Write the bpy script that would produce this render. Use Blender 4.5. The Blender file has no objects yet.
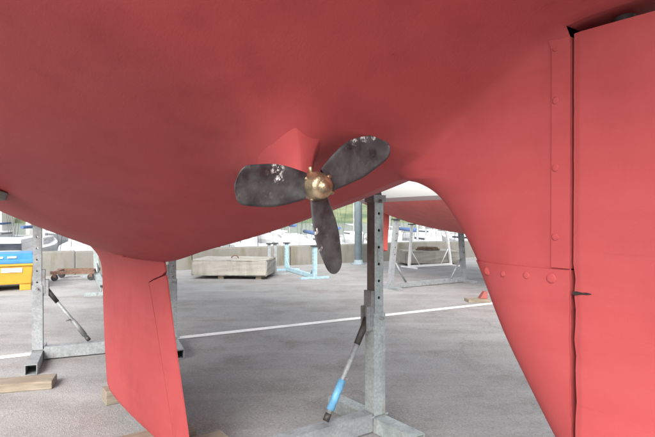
import bpy, bmesh, math, random
from mathutils import Vector, Matrix
R = math.radians
random.seed(7)
S = bpy.context.scene
COL = S.collection

# ------------------------------------------------------------------ camera
CAM_H = 1.35
cam_d = bpy.data.cameras.new('camera')
cam = bpy.data.objects.new('camera', cam_d); COL.objects.link(cam)
cam.location = (0, 0, CAM_H)
cam.rotation_euler = (R(90 - 0.39), 0, 0)
cam_d.sensor_width = 36; cam_d.lens = 28.58
cam_d.clip_start = 0.05; cam_d.clip_end = 3000
S.camera = cam

# ------------------------------------------------------------------ sky, sun, exposure (bright overcast day)
SUN_EL, SUN_AZ = R(36), R(193)          # azimuth clockwise from +Y
w = bpy.data.worlds.new('World'); S.world = w; w.use_nodes = True
wn = w.node_tree.nodes; wl_ = w.node_tree.links
for n in list(wn): wn.remove(n)
sky = wn.new('ShaderNodeTexSky'); sky.sky_type = 'NISHITA'; sky.sun_disc = False
sky.sun_elevation = SUN_EL; sky.sun_rotation = SUN_AZ
sky.dust_density = 6; sky.air_density = 1.0; sky.ozone_density = 1.0
hs = wn.new('ShaderNodeHueSaturation'); hs.inputs['Saturation'].default_value = 0.25
bgn = wn.new('ShaderNodeBackground'); bgn.inputs['Strength'].default_value = 0.15
wo = wn.new('ShaderNodeOutputWorld')
wl_.new(sky.outputs[0], hs.inputs['Color']); wl_.new(hs.outputs[0], bgn.inputs[0]); wl_.new(bgn.outputs[0], wo.inputs[0])
sd = bpy.data.lights.new('sun', 'SUN'); sd.energy = 0.75; sd.angle = R(35); sd.color = (1, .965, .92)
sun = bpy.data.objects.new('sun', sd); COL.objects.link(sun)
sdir = Vector((math.sin(SUN_AZ) * math.cos(SUN_EL), math.cos(SUN_AZ) * math.cos(SUN_EL), math.sin(SUN_EL)))
sun.rotation_euler = sdir.to_track_quat('Z', 'Y').to_euler(); sun.location = sdir * 30
S.view_settings.view_transform = 'Standard'; S.view_settings.look = 'None'
S.view_settings.exposure = 1.6; S.view_settings.gamma = 1

# ------------------------------------------------------------------ materials
MATS = {}
class NT:
    def __init__(s, name):
        s.m = bpy.data.materials.new(name); s.m.use_nodes = True
        s.t = s.m.node_tree; s.b = s.t.nodes['Principled BSDF']; MATS[name] = s.m
        s.tc = s.t.nodes.new('ShaderNodeTexCoord')
    def n(s, typ, **kw):
        x = s.t.nodes.new(typ)
        for k, v in kw.items(): setattr(x, k, v)
        return x
    def l(s, a, b): s.t.links.new(a, b)
    def coord(s, scale=(1, 1, 1), loc=(0, 0, 0), src='Object'):
        mp = s.n('ShaderNodeMapping'); mp.inputs['Scale'].default_value = scale; mp.inputs['Location'].default_value = loc
        s.l(s.tc.outputs[src], mp.inputs[0]); return mp.outputs[0]
    def noise(s, sc, det=4, rough=.55, scale=(1, 1, 1), loc=(0, 0, 0)):
        x = s.n('ShaderNodeTexNoise'); x.inputs['Scale'].default_value = sc; x.inputs['Detail'].default_value = det; x.inputs['Roughness'].default_value = rough
        s.l(s.coord(scale, loc), x.inputs['Vector']); return x.outputs['Fac']
    def ramp(s, fac, lo, hi):
        x = s.n('ShaderNodeMapRange'); x.inputs[1].default_value = lo; x.inputs[2].default_value = hi; x.clamp = True
        s.l(fac, x.inputs[0]); return x.outputs[0]
    def mix(s, fac, a, b, mode='MIX'):
        x = s.n('ShaderNodeMix', data_type='RGBA', blend_type=mode)
        for i, v in ((0, fac), (6, a), (7, b)):
            if isinstance(v, (int, float)): x.inputs[i].default_value = v
            elif isinstance(v, tuple): x.inputs[i].default_value = v + (1,)
            else: s.l(v, x.inputs[i])
        return x.outputs[2]
    def math(s, op, a, b=None):
        x = s.n('ShaderNodeMath', operation=op)
        for i, v in ((0, a), (1, b)):
            if v is None: continue
            if isinstance(v, (int, float)): x.inputs[i].default_value = v
            else: s.l(v, x.inputs[i])
        return x.outputs[0]
    def blob(s, c, r):
        "soft ball mask about a point of the object"
        x = s.n('ShaderNodeVectorMath', operation='DISTANCE'); s.l(s.tc.outputs['Object'], x.inputs[0]); x.inputs[1].default_value = c
        return s.ramp(x.outputs['Value'], r, r * .35)
    def zc(s):
        x = s.n('ShaderNodeSeparateXYZ'); s.l(s.tc.outputs['Object'], x.inputs[0]); return x.outputs[2]
    def out(s, col, rough=.6, metal=0, bump=None, bs=.3, bd=.01, spec=.5):
        if isinstance(col, tuple): s.b.inputs['Base Color'].default_value = col + (1,)
        else: s.l(col, s.b.inputs['Base Color'])
        if isinstance(rough, (int, float)): s.b.inputs['Roughness'].default_value = rough
        else: s.l(rough, s.b.inputs['Roughness'])
        s.b.inputs['Metallic'].default_value = metal
        s.b.inputs['Specular IOR Level'].default_value = spec
        if bump is not None:
            x = s.n('ShaderNodeBump'); x.inputs['Strength'].default_value = bs; x.inputs['Distance'].default_value = bd
            s.l(bump, x.inputs['Height']); s.l(x.outputs[0], s.b.inputs['Normal'])
        return s.m

RED = (.30, .053, .055)
def antifoul(name, base=RED, wl=None, white=(.78, .78, .76), stripe=None):
    t = NT(name)
    big = t.noise(1.6, 4); mid = t.noise(9, 5, scale=(1, 1, .5)); fine = t.noise(160, 3)
    c = t.mix(t.ramp(big, .3, .75), tuple(v * .90 for v in base), tuple(v * 1.08 for v in base))
    c = t.mix(t.math('MULTIPLY', t.ramp(mid, .50, .75), .55), c, (base[0] * .78, base[1] * .72, base[2] * .75))
    c = t.mix(t.math('MULTIPLY', t.ramp(fine, .60, .8), .22), c, (base[0] * 1.1, base[1] * 1.5, base[2] * 1.5))
    scr = t.noise(26, 2, scale=(.15, 1, 2.2))
    c = t.mix(t.math('MULTIPLY', t.ramp(scr, .68, .76), .25), c, (base[0] * .7, base[1] * .6, base[2] * .65))
    roll = t.noise(3.2, 3, .5, scale=(1, 1, 5))
    c = t.mix(t.math('MULTIPLY', t.ramp(roll, .50, .64), .16), c, (base[0] * 1.12, base[1] * 1.45, base[2] * 1.45))
    chip = t.math('MULTIPLY', t.ramp(t.noise(34, 5, .65), .715, .74), t.ramp(t.noise(2.3, 3, .5, loc=(5, 1, 3)), .52, .62))
    c = t.mix(t.math('MULTIPLY', chip, .6), c, (base[0] * .45, base[1] * .6, base[2] * .65))
    if wl is not None:
        z = t.zc()
        c = t.mix(t.ramp(z, wl - .002, wl + .002), c, stripe or white)
        if stripe: c = t.mix(t.ramp(z, wl + .068, wl + .072), c, white)
    h = t.math('ADD', t.math('MULTIPLY', t.noise(38, 4, scale=(.5, 1, 1)), .6), t.math('MULTIPLY', t.noise(220, 2), .25))
    h = t.math('ADD', h, t.math('MULTIPLY', t.noise(5, 2), .8))
    return t.out(c, t.ramp(mid, .2, .9) if False else .56, 0, h, .16, .006, .1)
antifoul('antifouling_hull', wl=1.92, stripe=(.05, .06, .1))
antifoul('antifouling')
antifoul('antifouling_other', (.46, .12, .11), wl=1.60, stripe=(.34, .27, .27))
antifoul('antifouling_other_fin', (.36, .075, .065))

def simple(name, col, rough=.6, metal=0, var=.25, sc=12, bs=.25, bd=.004, spec=.5):
    t = NT(name); a = t.noise(sc, 5); b = t.noise(sc * 9, 3)
    c = t.mix(t.ramp(a, .3, .7), tuple(v * (1 - var) for v in col), tuple(min(1, v * (1 + var * .6)) for v in col))
    c = t.mix(t.math('MULTIPLY', t.ramp(b, .55, .8), .3), c, tuple(v * .6 for v in col))
    return t.out(c, rough, metal, b, bs, bd, spec)

def galv(name, base=(.46, .49, .50), rust=.0, paint=None, pz=(0, 0)):
    t = NT(name)
    v = t.n('ShaderNodeTexVoronoi'); v.inputs['Scale'].default_value = 75; t.l(t.coord(), v.inputs['Vector'])
    s_ = t.n('ShaderNodeSeparateColor'); t.l(v.outputs['Color'], s_.inputs[0])
    c = t.mix(s_.outputs[0], tuple(x * .82 for x in base), tuple(x * 1.1 for x in base))
    c = t.mix(t.ramp(t.noise(7, 5), .45, .75), c, tuple(x * .62 for x in base))
    dirt = t.noise(18, 6, .65, scale=(1, 1, .3))
    c = t.mix(t.math('MULTIPLY', t.ramp(dirt, .56, .72), .55 + rust * .4), c, (.16, .105, .07))
    if rust: c = t.mix(t.math('MULTIPLY', t.ramp(t.noise(5, 6), .62 - rust * .3, .75), .8), c, (.10, .055, .035))
    return t.out(c, t.ramp(dirt, -.1, .9), .35, dirt, .3, .003)
galv('rusty_face', (.18, .165, .155), .6); galv('galvanised', (.27, .29, .30)); galv('galvanised_rusty', (.25, .26, .27), .5); galv('galvanised_pale', (.34, .385, .385))
simple('dark_steel', (.055, .05, .048), .55, .4, .4, 30)
simple('rust', (.15, .085, .06), .85, 0, .45, 22)
simple('rubber', (.028, .028, .03), .8, 0, .3, 20)
simple('pale_blue_paint', (.27, .40, .46), .5, 0, .25, 14)
simple('blue_sleeve', (.11, .30, .48), .5, 0, .3, 18)
simple('blue_lid', (.03, .16, .38), .45, 0, .2, 6)
simple('yellow_plastic', (.42, .23, .02), .5, 0, .15, 5)
simple('white_sticker', (.72, .73, .72), .5, 0, .08, 8)
simple('bare_bronze', (.37, .29, .19), .34, .85, .6, 45, .5, .002)
simple('white_gelcoat', (.42, .43, .44), .3, 0, .06, .8)
simple('offwhite_deck', (.62, .61, .57), .6, 0, .1, 1.5)
simple('blue_canvas', (.05, .09, .2), .8, 0, .2, 4)
simple('aluminium', (.6, .61, .62), .4, .6, .1, 5)
simple('window_dark', (.03, .035, .045), .15, 0, .2, 3)
simple('grey_green_pile', (.23, .29, .32), .6, .1, .2, 5)
simple('house_wall', (.62, .59, .53), .9, 0, .1, .5)
simple('roof_slate', (.12, .13, .15), .8, 0, .2, .8)
simple('dark_gap', (.015, .006, .006), .9, 0, .3, 30)
simple('rope', (.09, .06, .045), .95, 0, .4, 40)
simple('orange_red_paint', (.20, .04, .03), .6, 0, .15, 20)

def mk_blade():
    t = NT('blade_black')
    a = t.noise(22, 6, .6); b = t.noise(90, 4)
    c = t.mix(t.ramp(a, .35, .72), (.014, .014, .016), (.060, .060, .064))
    c = t.mix(t.math('MULTIPLY', t.ramp(b, .58, .75), .4), c, (.11, .105, .10))
    streak = t.ramp(t.noise(120, 5, .75, scale=(.5, 1, 1)), .50, .58)
    c = t.mix(t.math('MULTIPLY', t.ramp(t.noise(55, 5, .7, loc=(3, 3, 3)), .60, .70), .35), c, (.13, .10, .075))
    for cc, r_ in BLADE_SCUFFS:
        c = t.mix(t.math('MULTIPLY', t.math('MULTIPLY', t.blob(cc, r_), streak), .95), c, (.74, .73, .70))
    return t.out(c, t.ramp(a, .0, 1.0), 0, t.math('ADD', a, t.math('MULTIPLY', b, .4)), .4, .003)
BLADE_SCUFFS = [((0, 0, 0), .01)]

def mk_asphalt():
    t = NT('asphalt')
    v = t.n('ShaderNodeTexVoronoi'); v.inputs['Scale'].default_value = 115; t.l(t.coord(), v.inputs['Vector'])
    s_ = t.n('ShaderNodeSeparateColor'); t.l(v.outputs['Color'], s_.inputs[0])
    big = t.noise(.28, 5, .6); mid = t.noise(1.7, 6, .65); streak = t.noise(1.1, 5, .6, scale=(.35, 2.2, 1)); fine = t.noise(60, 4, .7)
    c = t.mix(t.ramp(big, .32, .70), (0.202, 0.199, 0.196), (0.288, 0.294, 0.294))
    c = t.mix(t.math('MULTIPLY', t.ramp(mid, .47, .68), .55), c, (0.139, 0.122, 0.117))
    c = t.mix(t.math('MULTIPLY', t.ramp(streak, .50, .75), .5), c, (0.385, 0.388, 0.384))
    c = t.mix(t.math('MULTIPLY', t.ramp(t.noise(.9, 5, .7, loc=(4, 9, 0)), .58, .78), .28), c, (0.222, 0.155, 0.124))
    c = t.mix(t.math('MULTIPLY', t.ramp(s_.outputs[0], .72, .95), .28), c, (0.462, 0.457, 0.443))
    c = t.mix(t.math('MULTIPLY', t.ramp(s_.outputs[1], .75, .95), .28), c, (0.057, 0.059, 0.060))
    c = t.mix(t.math('MULTIPLY', t.ramp(fine, .35, .8), .25), c, (0.097, 0.095, 0.093))
    cr = t.n('ShaderNodeTexVoronoi'); cr.feature = 'DISTANCE_TO_EDGE'; cr.inputs['Scale'].default_value = .42
    wv = t.n('ShaderNodeVectorMath', operation='ADD'); t.l(t.coord(), wv.inputs[0])
    nz = t.n('ShaderNodeTexNoise'); nz.inputs['Scale'].default_value = 1.6; nz.inputs['Detail'].default_value = 6; t.l(t.coord(), nz.inputs['Vector']); t.l(nz.outputs['Color'], wv.inputs[1])
    t.l(wv.outputs[0], cr.inputs['Vector'])
    crack = t.math('MULTIPLY', t.ramp(cr.outputs['Distance'], .006, .001), t.ramp(t.noise(.35, 2, loc=(2, 2, 2)), .5, .62))
    c = t.mix(t.math('MULTIPLY', crack, .28), c, (0.039, 0.040, 0.040))
    h = t.math('ADD', v.outputs['Distance'], t.math('MULTIPLY', fine, .7))
    return t.out(c, t.ramp(mid, -.9, .75), 0, h, .4, .005, .35)
mk_asphalt()
def mk_line():
    t = NT('road_paint')
    c = t.mix(t.ramp(t.noise(2.5, 5), .35, .7), (.62, .62, .60), (.80, .80, .79))
    worn = t.ramp(t.noise(45, 6, .75), .56, .66)
    c = t.mix(t.math('MULTIPLY', worn, .55), c, (.16, .155, .15))
    t.out(c, .7, 0, t.noise(90, 3), .4, .003)
mk_line()
def mk_concrete(name, base, moss):
    t = NT(name)
    a = t.noise(1.5, 6, .6); st = t.noise(5, 6, .65, scale=(1, 1, .18)); f_ = t.noise(60, 4)
    c = t.mix(t.ramp(a, .3, .7), tuple(v * .8 for v in base), tuple(v * 1.12 for v in base))
    c = t.mix(t.math('MULTIPLY', t.ramp(st, .48, .68), moss), c, (.105, .10, .06))
    c = t.mix(t.math('MULTIPLY', t.ramp(f_, .55, .75), .4), c, tuple(v * .55 for v in base))
    t.out(c, .92, 0, t.math('ADD', f_, a), .6, .01)
mk_concrete('quay_concrete', (.165, .160, .145), .75); mk_concrete('block_concrete', (.28, .272, .245), .45)
def mk_wood():
    t = NT('timber')
    g = t.noise(9, 5, .6, scale=(.6, 6, 6)); b = t.noise(5, 4)
    c = t.mix(t.ramp(g, .3, .7), (.13, .108, .082), (.26, .225, .175))
    c = t.mix(t.math('MULTIPLY', t.ramp(b, .5, .7), .5), c, (.16, .12, .085))
    t.out(c, .85, 0, g, .5, .004)
mk_wood()
def mk_water():
    t = NT('sea_water'); t.out((.035, .05, .05), .12, 0, t.noise(1.4, 4, .6, scale=(1, 1.6, 1)), .35, .15)
mk_water()
def mk_hill():
    t = NT('hillside')
    c = t.mix(t.ramp(t.noise(.05, 5, .7), .4, .6), (.055, .085, .04), (.15, .17, .09))
    t.out(c, .95)
mk_hill()
M = MATS

# ------------------------------------------------------------------ builders
def tag(o, label=None, cat=None, group=None, kind=None):
    if label: o['label'] = label
    if cat: o['category'] = cat
    if group: o['group'] = group
    if kind: o['kind'] = kind
    return o
def empty(name, loc, label, cat, group=None, rz=0):
    o = bpy.data.objects.new(name, None); COL.objects.link(o); o.location = loc; o.rotation_euler = (0, 0, rz); o.empty_display_size = .2
    return tag(o, label, cat, group)
class MB:
    "collects shapes and links them as one mesh; org is the parent's world origin"
    def __init__(s): s.v = []; s.f = []; s.sm = []
    def add(s, vs, fs, smooth=False):
        o = len(s.v); s.v += [tuple(p) for p in vs]; s.f += [tuple(i + o for i in q) for q in fs]; s.sm += [smooth] * len(fs); return s
    def box(s, c, e1, e2, e3):
        "centre and three half-extent vectors"
        c, e1, e2, e3 = map(Vector, (c, e1, e2, e3)); vs = []
        for a in (-1, 1):
            for b in (-1, 1):
                for d in (-1, 1): vs.append(c + e1 * a + e2 * b + e3 * d)
        fs = [(0, 1, 3, 2), (4, 6, 7, 5), (0, 4, 5, 1), (2, 3, 7, 6), (0, 2, 6, 4), (1, 5, 7, 3)]
        if e1.cross(e2).dot(e3) < 0: fs = [q[::-1] for q in fs]
        return s.add(vs, fs)
    def cyl(s, p0, p1, r0, r1=None, n=12, smooth=True):
        p0, p1 = Vector(p0), Vector(p1); r1 = r0 if r1 is None else r1
        a = (p1 - p0).normalized(); u = a.orthogonal().normalized(); w_ = a.cross(u); vs = []
        for p, r in ((p0, r0), (p1, r1)):
            for k in range(n): q = 2 * math.pi * k / n; vs.append(p + (u * math.cos(q) + w_ * math.sin(q)) * r)
        s.add(vs, [(k, (k + 1) % n, n + (k + 1) % n, n + k) for k in range(n)], smooth)
        o = len(s.v) - 2 * n
        s.f += [tuple(o + k for k in range(n))[::-1], tuple(o + n + k for k in range(n))]; s.sm += [False, False]; return s
    def lathe(s, p, ax, prof, n=16):
        "prof: (distance along ax, radius)"
        p, a = Vector(p), Vector(ax).normalized(); u = a.orthogonal().normalized(); w_ = a.cross(u); vs = []
        for t_, r in prof:
            for k in range(n): q = 2 * math.pi * k / n; vs.append(p + a * t_ + (u * math.cos(q) + w_ * math.sin(q)) * r)
        fs = [(i * n + k, i * n + (k + 1) % n, (i + 1) * n + (k + 1) % n, (i + 1) * n + k) for i in range(len(prof) - 1) for k in range(n)]
        fs += [tuple(range(n))[::-1], tuple((len(prof) - 1) * n + k for k in range(n))]
        return s.add(vs, fs, True)
    def sqtube(s, p0, p1, side, w_, h_, wall=.006):
        "hollow rectangular tube, open ends showing the bore"
        p0, p1 = Vector(p0), Vector(p1); a = (p1 - p0).normalized(); e = Vector(side); e = (e - a * e.dot(a)).normalized(); g = a.cross(e)
        def ring(p, d): return [p + e * x * (w_ / 2 - d) + g * y * (h_ / 2 - d) for x, y in ((-1, -1), (1, -1), (1, 1), (-1, 1))]
        L_ = (p1 - p0).length; dp = min(.25, L_ * .4)
        vs = ring(p0, 0) + ring(p1, 0) + ring(p0, wall) + ring(p1, wall) + ring(p0 + a * dp, wall) + ring(p1 - a * dp, wall)
        fs = []
        for k in range(4):
            n = (k + 1) % 4
            fs += [(k, n, 4 + n, 4 + k), (n, k, 8 + k, 8 + n), (4 + k, 4 + n, 12 + n, 12 + k), (8 + n, 8 + k, 16 + k, 16 + n), (12 + k, 12 + n, 20 + n, 20 + k)]
        fs += [(16, 17, 18, 19), (23, 22, 21, 20)]
        return s.add(vs, fs)
    def tube(s, pts, r, n=8):
        pts = [Vector(p) for p in pts]
        for a, b in zip(pts, pts[1:]): s.cyl(a, b, r, r, n)
        return s
    def holed(s, c0, axis, side, nrm, w_, length, holes, hr):
        "a flat plate face along axis with round holes at the given distances, lips going inwards"
        c0, axis, side, nrm = map(Vector, (c0, axis, side, nrm)); n = 12; z0 = 0
        half = w_ / 2; cells = []
        for hz in holes: cells.append((hz - half, hz + half, hz))
        prev = 0
        def P(x, z, dep=0): return c0 + side * x + axis * z - nrm * dep
        for a, b, hz in cells:
            if a > prev + 1e-4: s.add([P(-half, prev), P(half, prev), P(half, a), P(-half, a)], [(0, 1, 2, 3)])
            prev = b
            outer = []; inner = []; lip = []
            for k in range(n):
                q = 2 * math.pi * (k + .5) / n; cx, cz = math.cos(q), math.sin(q); m_ = max(abs(cx), abs(cz))
                outer.append(P(half * cx / m_, hz + half * cz / m_)); inner.append(P(hr * cx, hz + hr * cz)); lip.append(P(hr * cx, hz + hr * cz, .008))
            s.add(outer + inner + lip, [(k, (k + 1) % n, n + (k + 1) % n, n + k) for k in range(n)] + [(n + k, n + (k + 1) % n, 2 * n + (k + 1) % n, 2 * n + k) for k in range(n)])
        if prev < length - 1e-4: s.add([P(-half, prev), P(half, prev), P(half, length), P(-half, length)], [(0, 1, 2, 3)])
        return s
    def build(s, name, mat, parent=None, bevel=0, recalc=False, mats=None):
        org = Vector((0, 0, 0)); inv = None
        if parent is not None:
            r = parent
            mtx = Matrix.Identity(4)
            chain = []
            while r is not None: chain.append(r); r = r.parent
            for r in reversed(chain): mtx = mtx @ r.matrix_basis
            inv = mtx.inverted()
        me = bpy.data.meshes.new(name)
        me.from_pydata([tuple(inv @ Vector(p)) if inv else p for p in s.v], [], s.f)
        me.polygons.foreach_set('use_smooth', s.sm)
        if bevel or recalc:
            bm = bmesh.new(); bm.from_mesh(me)
            if recalc: bmesh.ops.recalc_face_normals(bm, faces=bm.faces)
            if bevel: bmesh.ops.bevel(bm, geom=bm.edges[:], offset=bevel, segments=2, profile=.6, affect='EDGES')
            bm.to_mesh(me); bm.free()
        me.materials.append(M[mat]); me.update()
        o = bpy.data.objects.new(name, me); COL.objects.link(o)
        if parent is not None: o.parent = parent
        return o
def interp(tab, x):
    "monotone cubic through (x, y) pairs"
    n = len(tab)
    if x <= tab[0][0]: return tab[0][1]
    if x >= tab[-1][0]: return tab[-1][1]
    i = 0
    while tab[i + 1][0] < x: i += 1
    def sl(k): return (tab[k + 1][1] - tab[k][1]) / (tab[k + 1][0] - tab[k][0])
    def tang(k):
        if k == 0: return sl(0)
        if k == n - 1: return sl(n - 2)
        a, b = sl(k - 1), sl(k)
        return 0 if a * b <= 0 else 2 * a * b / (a + b)
    h_ = tab[i + 1][0] - tab[i][0]; t_ = (x - tab[i][0]) / h_
    return ((1 + 2 * t_) * (1 - t_) ** 2 * tab[i][1] + t_ * (1 - t_) ** 2 * h_ * tang(i) + t_ * t_ * (3 - 2 * t_) * tab[i + 1][1] + t_ * t_ * (t_ - 1) * h_ * tang(i + 1))
def smax(a, b, k):
    h_ = max(k - abs(a - b), 0) / k
    return max(a, b) + h_ * h_ * k / 4
def resample(pts, n):
    L_ = [0]
    for a, b in zip(pts, pts[1:]): L_.append(L_[-1] + math.hypot(b[0] - a[0], b[1] - a[1]))
    out = []; j = 0
    for k in range(n):
        t_ = L_[-1] * k / (n - 1)
        while j < len(L_) - 2 and L_[j + 1] < t_: j += 1
        q = (t_ - L_[j]) / max(1e-9, L_[j + 1] - L_[j])
        out.append((pts[j][0] + (pts[j + 1][0] - pts[j][0]) * q, pts[j][1] + (pts[j + 1][1] - pts[j][1]) * q))
    return out

# ------------------------------------------------------------------ the setting
def poly_slab(name, pts, z0, z1, mat):
    n = len(pts); m = MB()
    m.add([(x, y, z1) for x, y in pts] + [(x, y, z0) for x, y in pts], [tuple(range(n)), tuple(range(2 * n - 1, n - 1, -1))] + [(n + k, n + (k + 1) % n, (k + 1) % n, k) for k in range(n)])
    return m.build(name, mat, recalc=True)
WD = Vector((.9065, .4222, 0)).normalized(); WN = Vector((-WD.y, WD.x, 0))     # quay wall direction and seaward normal
W0 = Vector((-5.68, 11.7, 0))
def wp(t_, n_): p = W0 + WD * t_ + WN * n_; return (p.x, p.y)
tag(poly_slab('quay_ground', [wp(-70, .9), wp(-70, -70), wp(90, -70), wp(90, .9)], -2.6, 0, 'asphalt'), 'grey asphalt hardstanding of the boatyard', None, None, 'structure')
m = MB(); m.add([(-1500, -300, -2.0), (1500, -300, -2.0), (1500, 2200, -2.0), (-1500, 2200, -2.0)], [(0, 1, 2, 3)])
tag(m.build('sea', 'sea_water'), None, None, None, 'structure')
# painted line across the hardstanding
a, b = Vector((-3.09, 4.91, 0)), Vector((2.29, 7.80, 0)); ld = (b - a).normalized(); ln = Vector((-ld.y, ld.x, 0))
m = MB()
p0, p1 = a - ld * 14, a + ld * 24; N_ = 60; vs = []
rr = random.Random(3)
for k in range(N_ + 1):
    p = p0.lerp(p1, k / N_)
    for sgn in (-1, 1):
        q = p + ln * sgn * (.062 + rr.uniform(-.004, .004)); vs.append((q.x, q.y, .004))
m.add(vs, [(2 * k, 2 * k + 2, 2 * k + 3, 2 * k + 1) for k in range(N_)])
tag(m.build('road_marking', 'road_paint', recalc=True), 'long white painted line across the asphalt', None, None, 'structure')
# far shore: a low wooded hill
m = MB(); vs = []; nx, ny = 60, 10; rr = random.Random(11)
for j in range(ny):
    for i in range(nx):
        x = -420 + 840 * i / (nx - 1); y = 230 + 200 * j / (ny - 1)
        z = -2.4 + 26 * math.sin(math.pi * .5 * min(1, j / 6)) * (.7 + .3 * math.sin(i * .35) + .12 * math.sin(i * 1.1)) + (rr.uniform(0, 2.5) if j else 0)
        vs.append((x, y, z))
m.add(vs, [(j * nx + i, j * nx + i + 1, (j + 1) * nx + i + 1, (j + 1) * nx + i) for j in range(ny - 1) for i in range(nx - 1)], True)
tag(m.build('far_hill', 'hillside'), None, None, None, 'structure')

# quay wall in cast segments
wall = empty('quay_wall', W0 + WD * 10, 'low weathered concrete wall along the quay edge with mossy streaks', 'wall')
rr = random.Random(5); t_ = -26
while t_ < 44:
    ln_ = 2.6
    c = W0 + WD * (t_ + ln_ / 2) + WN * (.25 + rr.uniform(-.012, .012)); hh = .52 + rr.uniform(-.012, .012)
    MB().box(c + Vector((0, 0, hh / 2 - .02)), WD * (ln_ / 2 - .008), WN * .21, (0, 0, hh / 2 + .02)).build('wall_segment', 'quay_concrete', wall, bevel=.02)
    t_ += ln_

# ------------------------------------------------------------------ the red yacht
AZ = math.atan2(.812, -.584)
D = Vector((math.cos(AZ), math.sin(AZ), 0)); LFT = Vector((-D.y, D.x, 0)); ORG = Vector((-.9557, 2.9567, 0))
def Y(s, b, z): return ORG + D * s + LFT * b + Vector((0, 0, z))
yacht = empty('sailing_yacht', (ORG.x, ORG.y, .1), 'large red-bottomed yacht standing on its fin keel, three-bladed propeller under its stern', 'sailing boat', rz=AZ)
ZH = [(-3.5, 1.80), (-3, 1.750), (-2.6, 1.702), (-2.457, 1.684), (-2.35, 1.64), (-2.2, 1.565), (-2.1, 1.505), (-1.981, 1.450), (-1.884, 1.424), (-1.7, 1.384), (-1.5, 1.338), (-1.195, 1.275), (-.6, 1.175), (-.096, 1.09), (.5, 1.06), (1.3, 1.08), (2.2, 1.13), (3.4, 1.20), (4.5, 1.27), (5.5, 1.40), (6.3, 1.70), (6.9, 2.4)]
ZB = [(-2.56, .71), (-2.50, .79), (-2.457, .85), (-2.402, .925), (-2.35, 1.003), (-2.284, 1.11), (-2.218, 1.245), (-2.19, 1.293), (-2.147, 1.35), (-2.10, 1.398), (-2.034, 1.43), (-1.981, 1.440), (-1.94, 1.439)]
SLE = [(.65, -2.62), (.79, -2.50), (.85, -2.457), (.925, -2.402), (1.003, -2.35), (1.11, -2.284), (1.245, -2.218), (1.293, -2.19), (1.35, -2.147), (1.398, -2.10), (1.43, -2.034), (1.439, -1.99), (1.5, -1.92), (1.7, -1.8), (2, -1.7)]
BM = [(-3.5, 1.12), (-2.4, 1.38), (-1, 1.58), (.5, 1.66), (2, 1.58), (3.5, 1.25), (5, .78), (6, .42), (6.9, .06)]
MX = [(-3.5, 3.4), (-1.5, 3.3), (-.3, 3.1), (1.1, 2.2), (3, 1.8), (6.9, 1.3)]
ZS = [(-3.5, 2.75), (0, 2.65), (3, 2.8), (6.9, 3.2)]
S_TE = -2.457
def bh(s, z):
    zh = interp(ZH, s); Dp = interp(ZS, s) - zh; B = interp(BM, s); mm = interp(MX, s)
    if z < zh: return (z - zh) * B * mm / Dp
    b_ = B * (1 - max(0, 1 - (z - zh) / Dp) ** mm)
    return b_
def skt(s, z):
    x = interp(SLE, z) - s
    if x <= 0: return -.5 * abs(x)
    return .052 * math.sqrt(min(1, x / .16) * (2 - min(1, x / .16)))
def zbot(s):
    zh = interp(ZH, s)
    if s > -1.94 or s < S_TE - 1e-6: return zh
    zb = interp(ZB, s)
    q = min(1, max(0, (s + 1.94) / -.05))
    return min(zh, zh + (zb - zh) * q)
def half_b(s, z):
    if s >= S_TE - 1e-6:
        h_ = bh(s, z)
        if s > -1.3: b_ = h_
        else:
            q = min(1, (-1.3 - s) / .4)
            kk = .02 + .14 * min(1, max(0, z - zbot(s)) / .09); b_ = h_ + (smax(h_, skt(s, z), kk) - h_) * q
        return max(0, b_)
    fade = max(0, 1 - (S_TE - s) / .30); fade = fade * fade * (3 - 2 * fade)
    h_ = max(0, bh(s, z)); u_ = smax(bh(s, z), .052, .16)
    return h_ + (u_ - h_) * fade
def section(s, n1=30, n2=100):
    z0 = zbot(s); z1 = interp(ZS, s); zh = interp(ZH, s); aft = s < S_TE - 1e-6
    q = min(1, max(0, (s + 2.2) / .6)); zs_ = zh + .03 * q * q * (3 - 2 * q)
    rnd = s > -1.6
    def B_(z):
        b_ = half_b(s, z)
        if s > -1.7:
            k_ = min(1, (s + 1.7) / .3); b_ += (math.sqrt(b_ * (b_ + .03)) - b_) * k_
        return b_
    up = resample([(B_(zs_ + (z1 - zs_) * (k / 399) ** 1.6), zs_ + (z1 - zs_) * (k / 399) ** 1.6) for k in range(400)], n2)
    if aft: lo = [(up[0][0] * k / n1, z0) for k in range(n1)]
    else: lo = resample([(0, z0)] + [(B_(z0 + (zs_ - z0) * (k / 199) ** 1.5), z0 + (zs_ - z0) * (k / 199) ** 1.5) for k in range(200)], n1 + 1)[:-1]
    return lo + up
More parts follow.
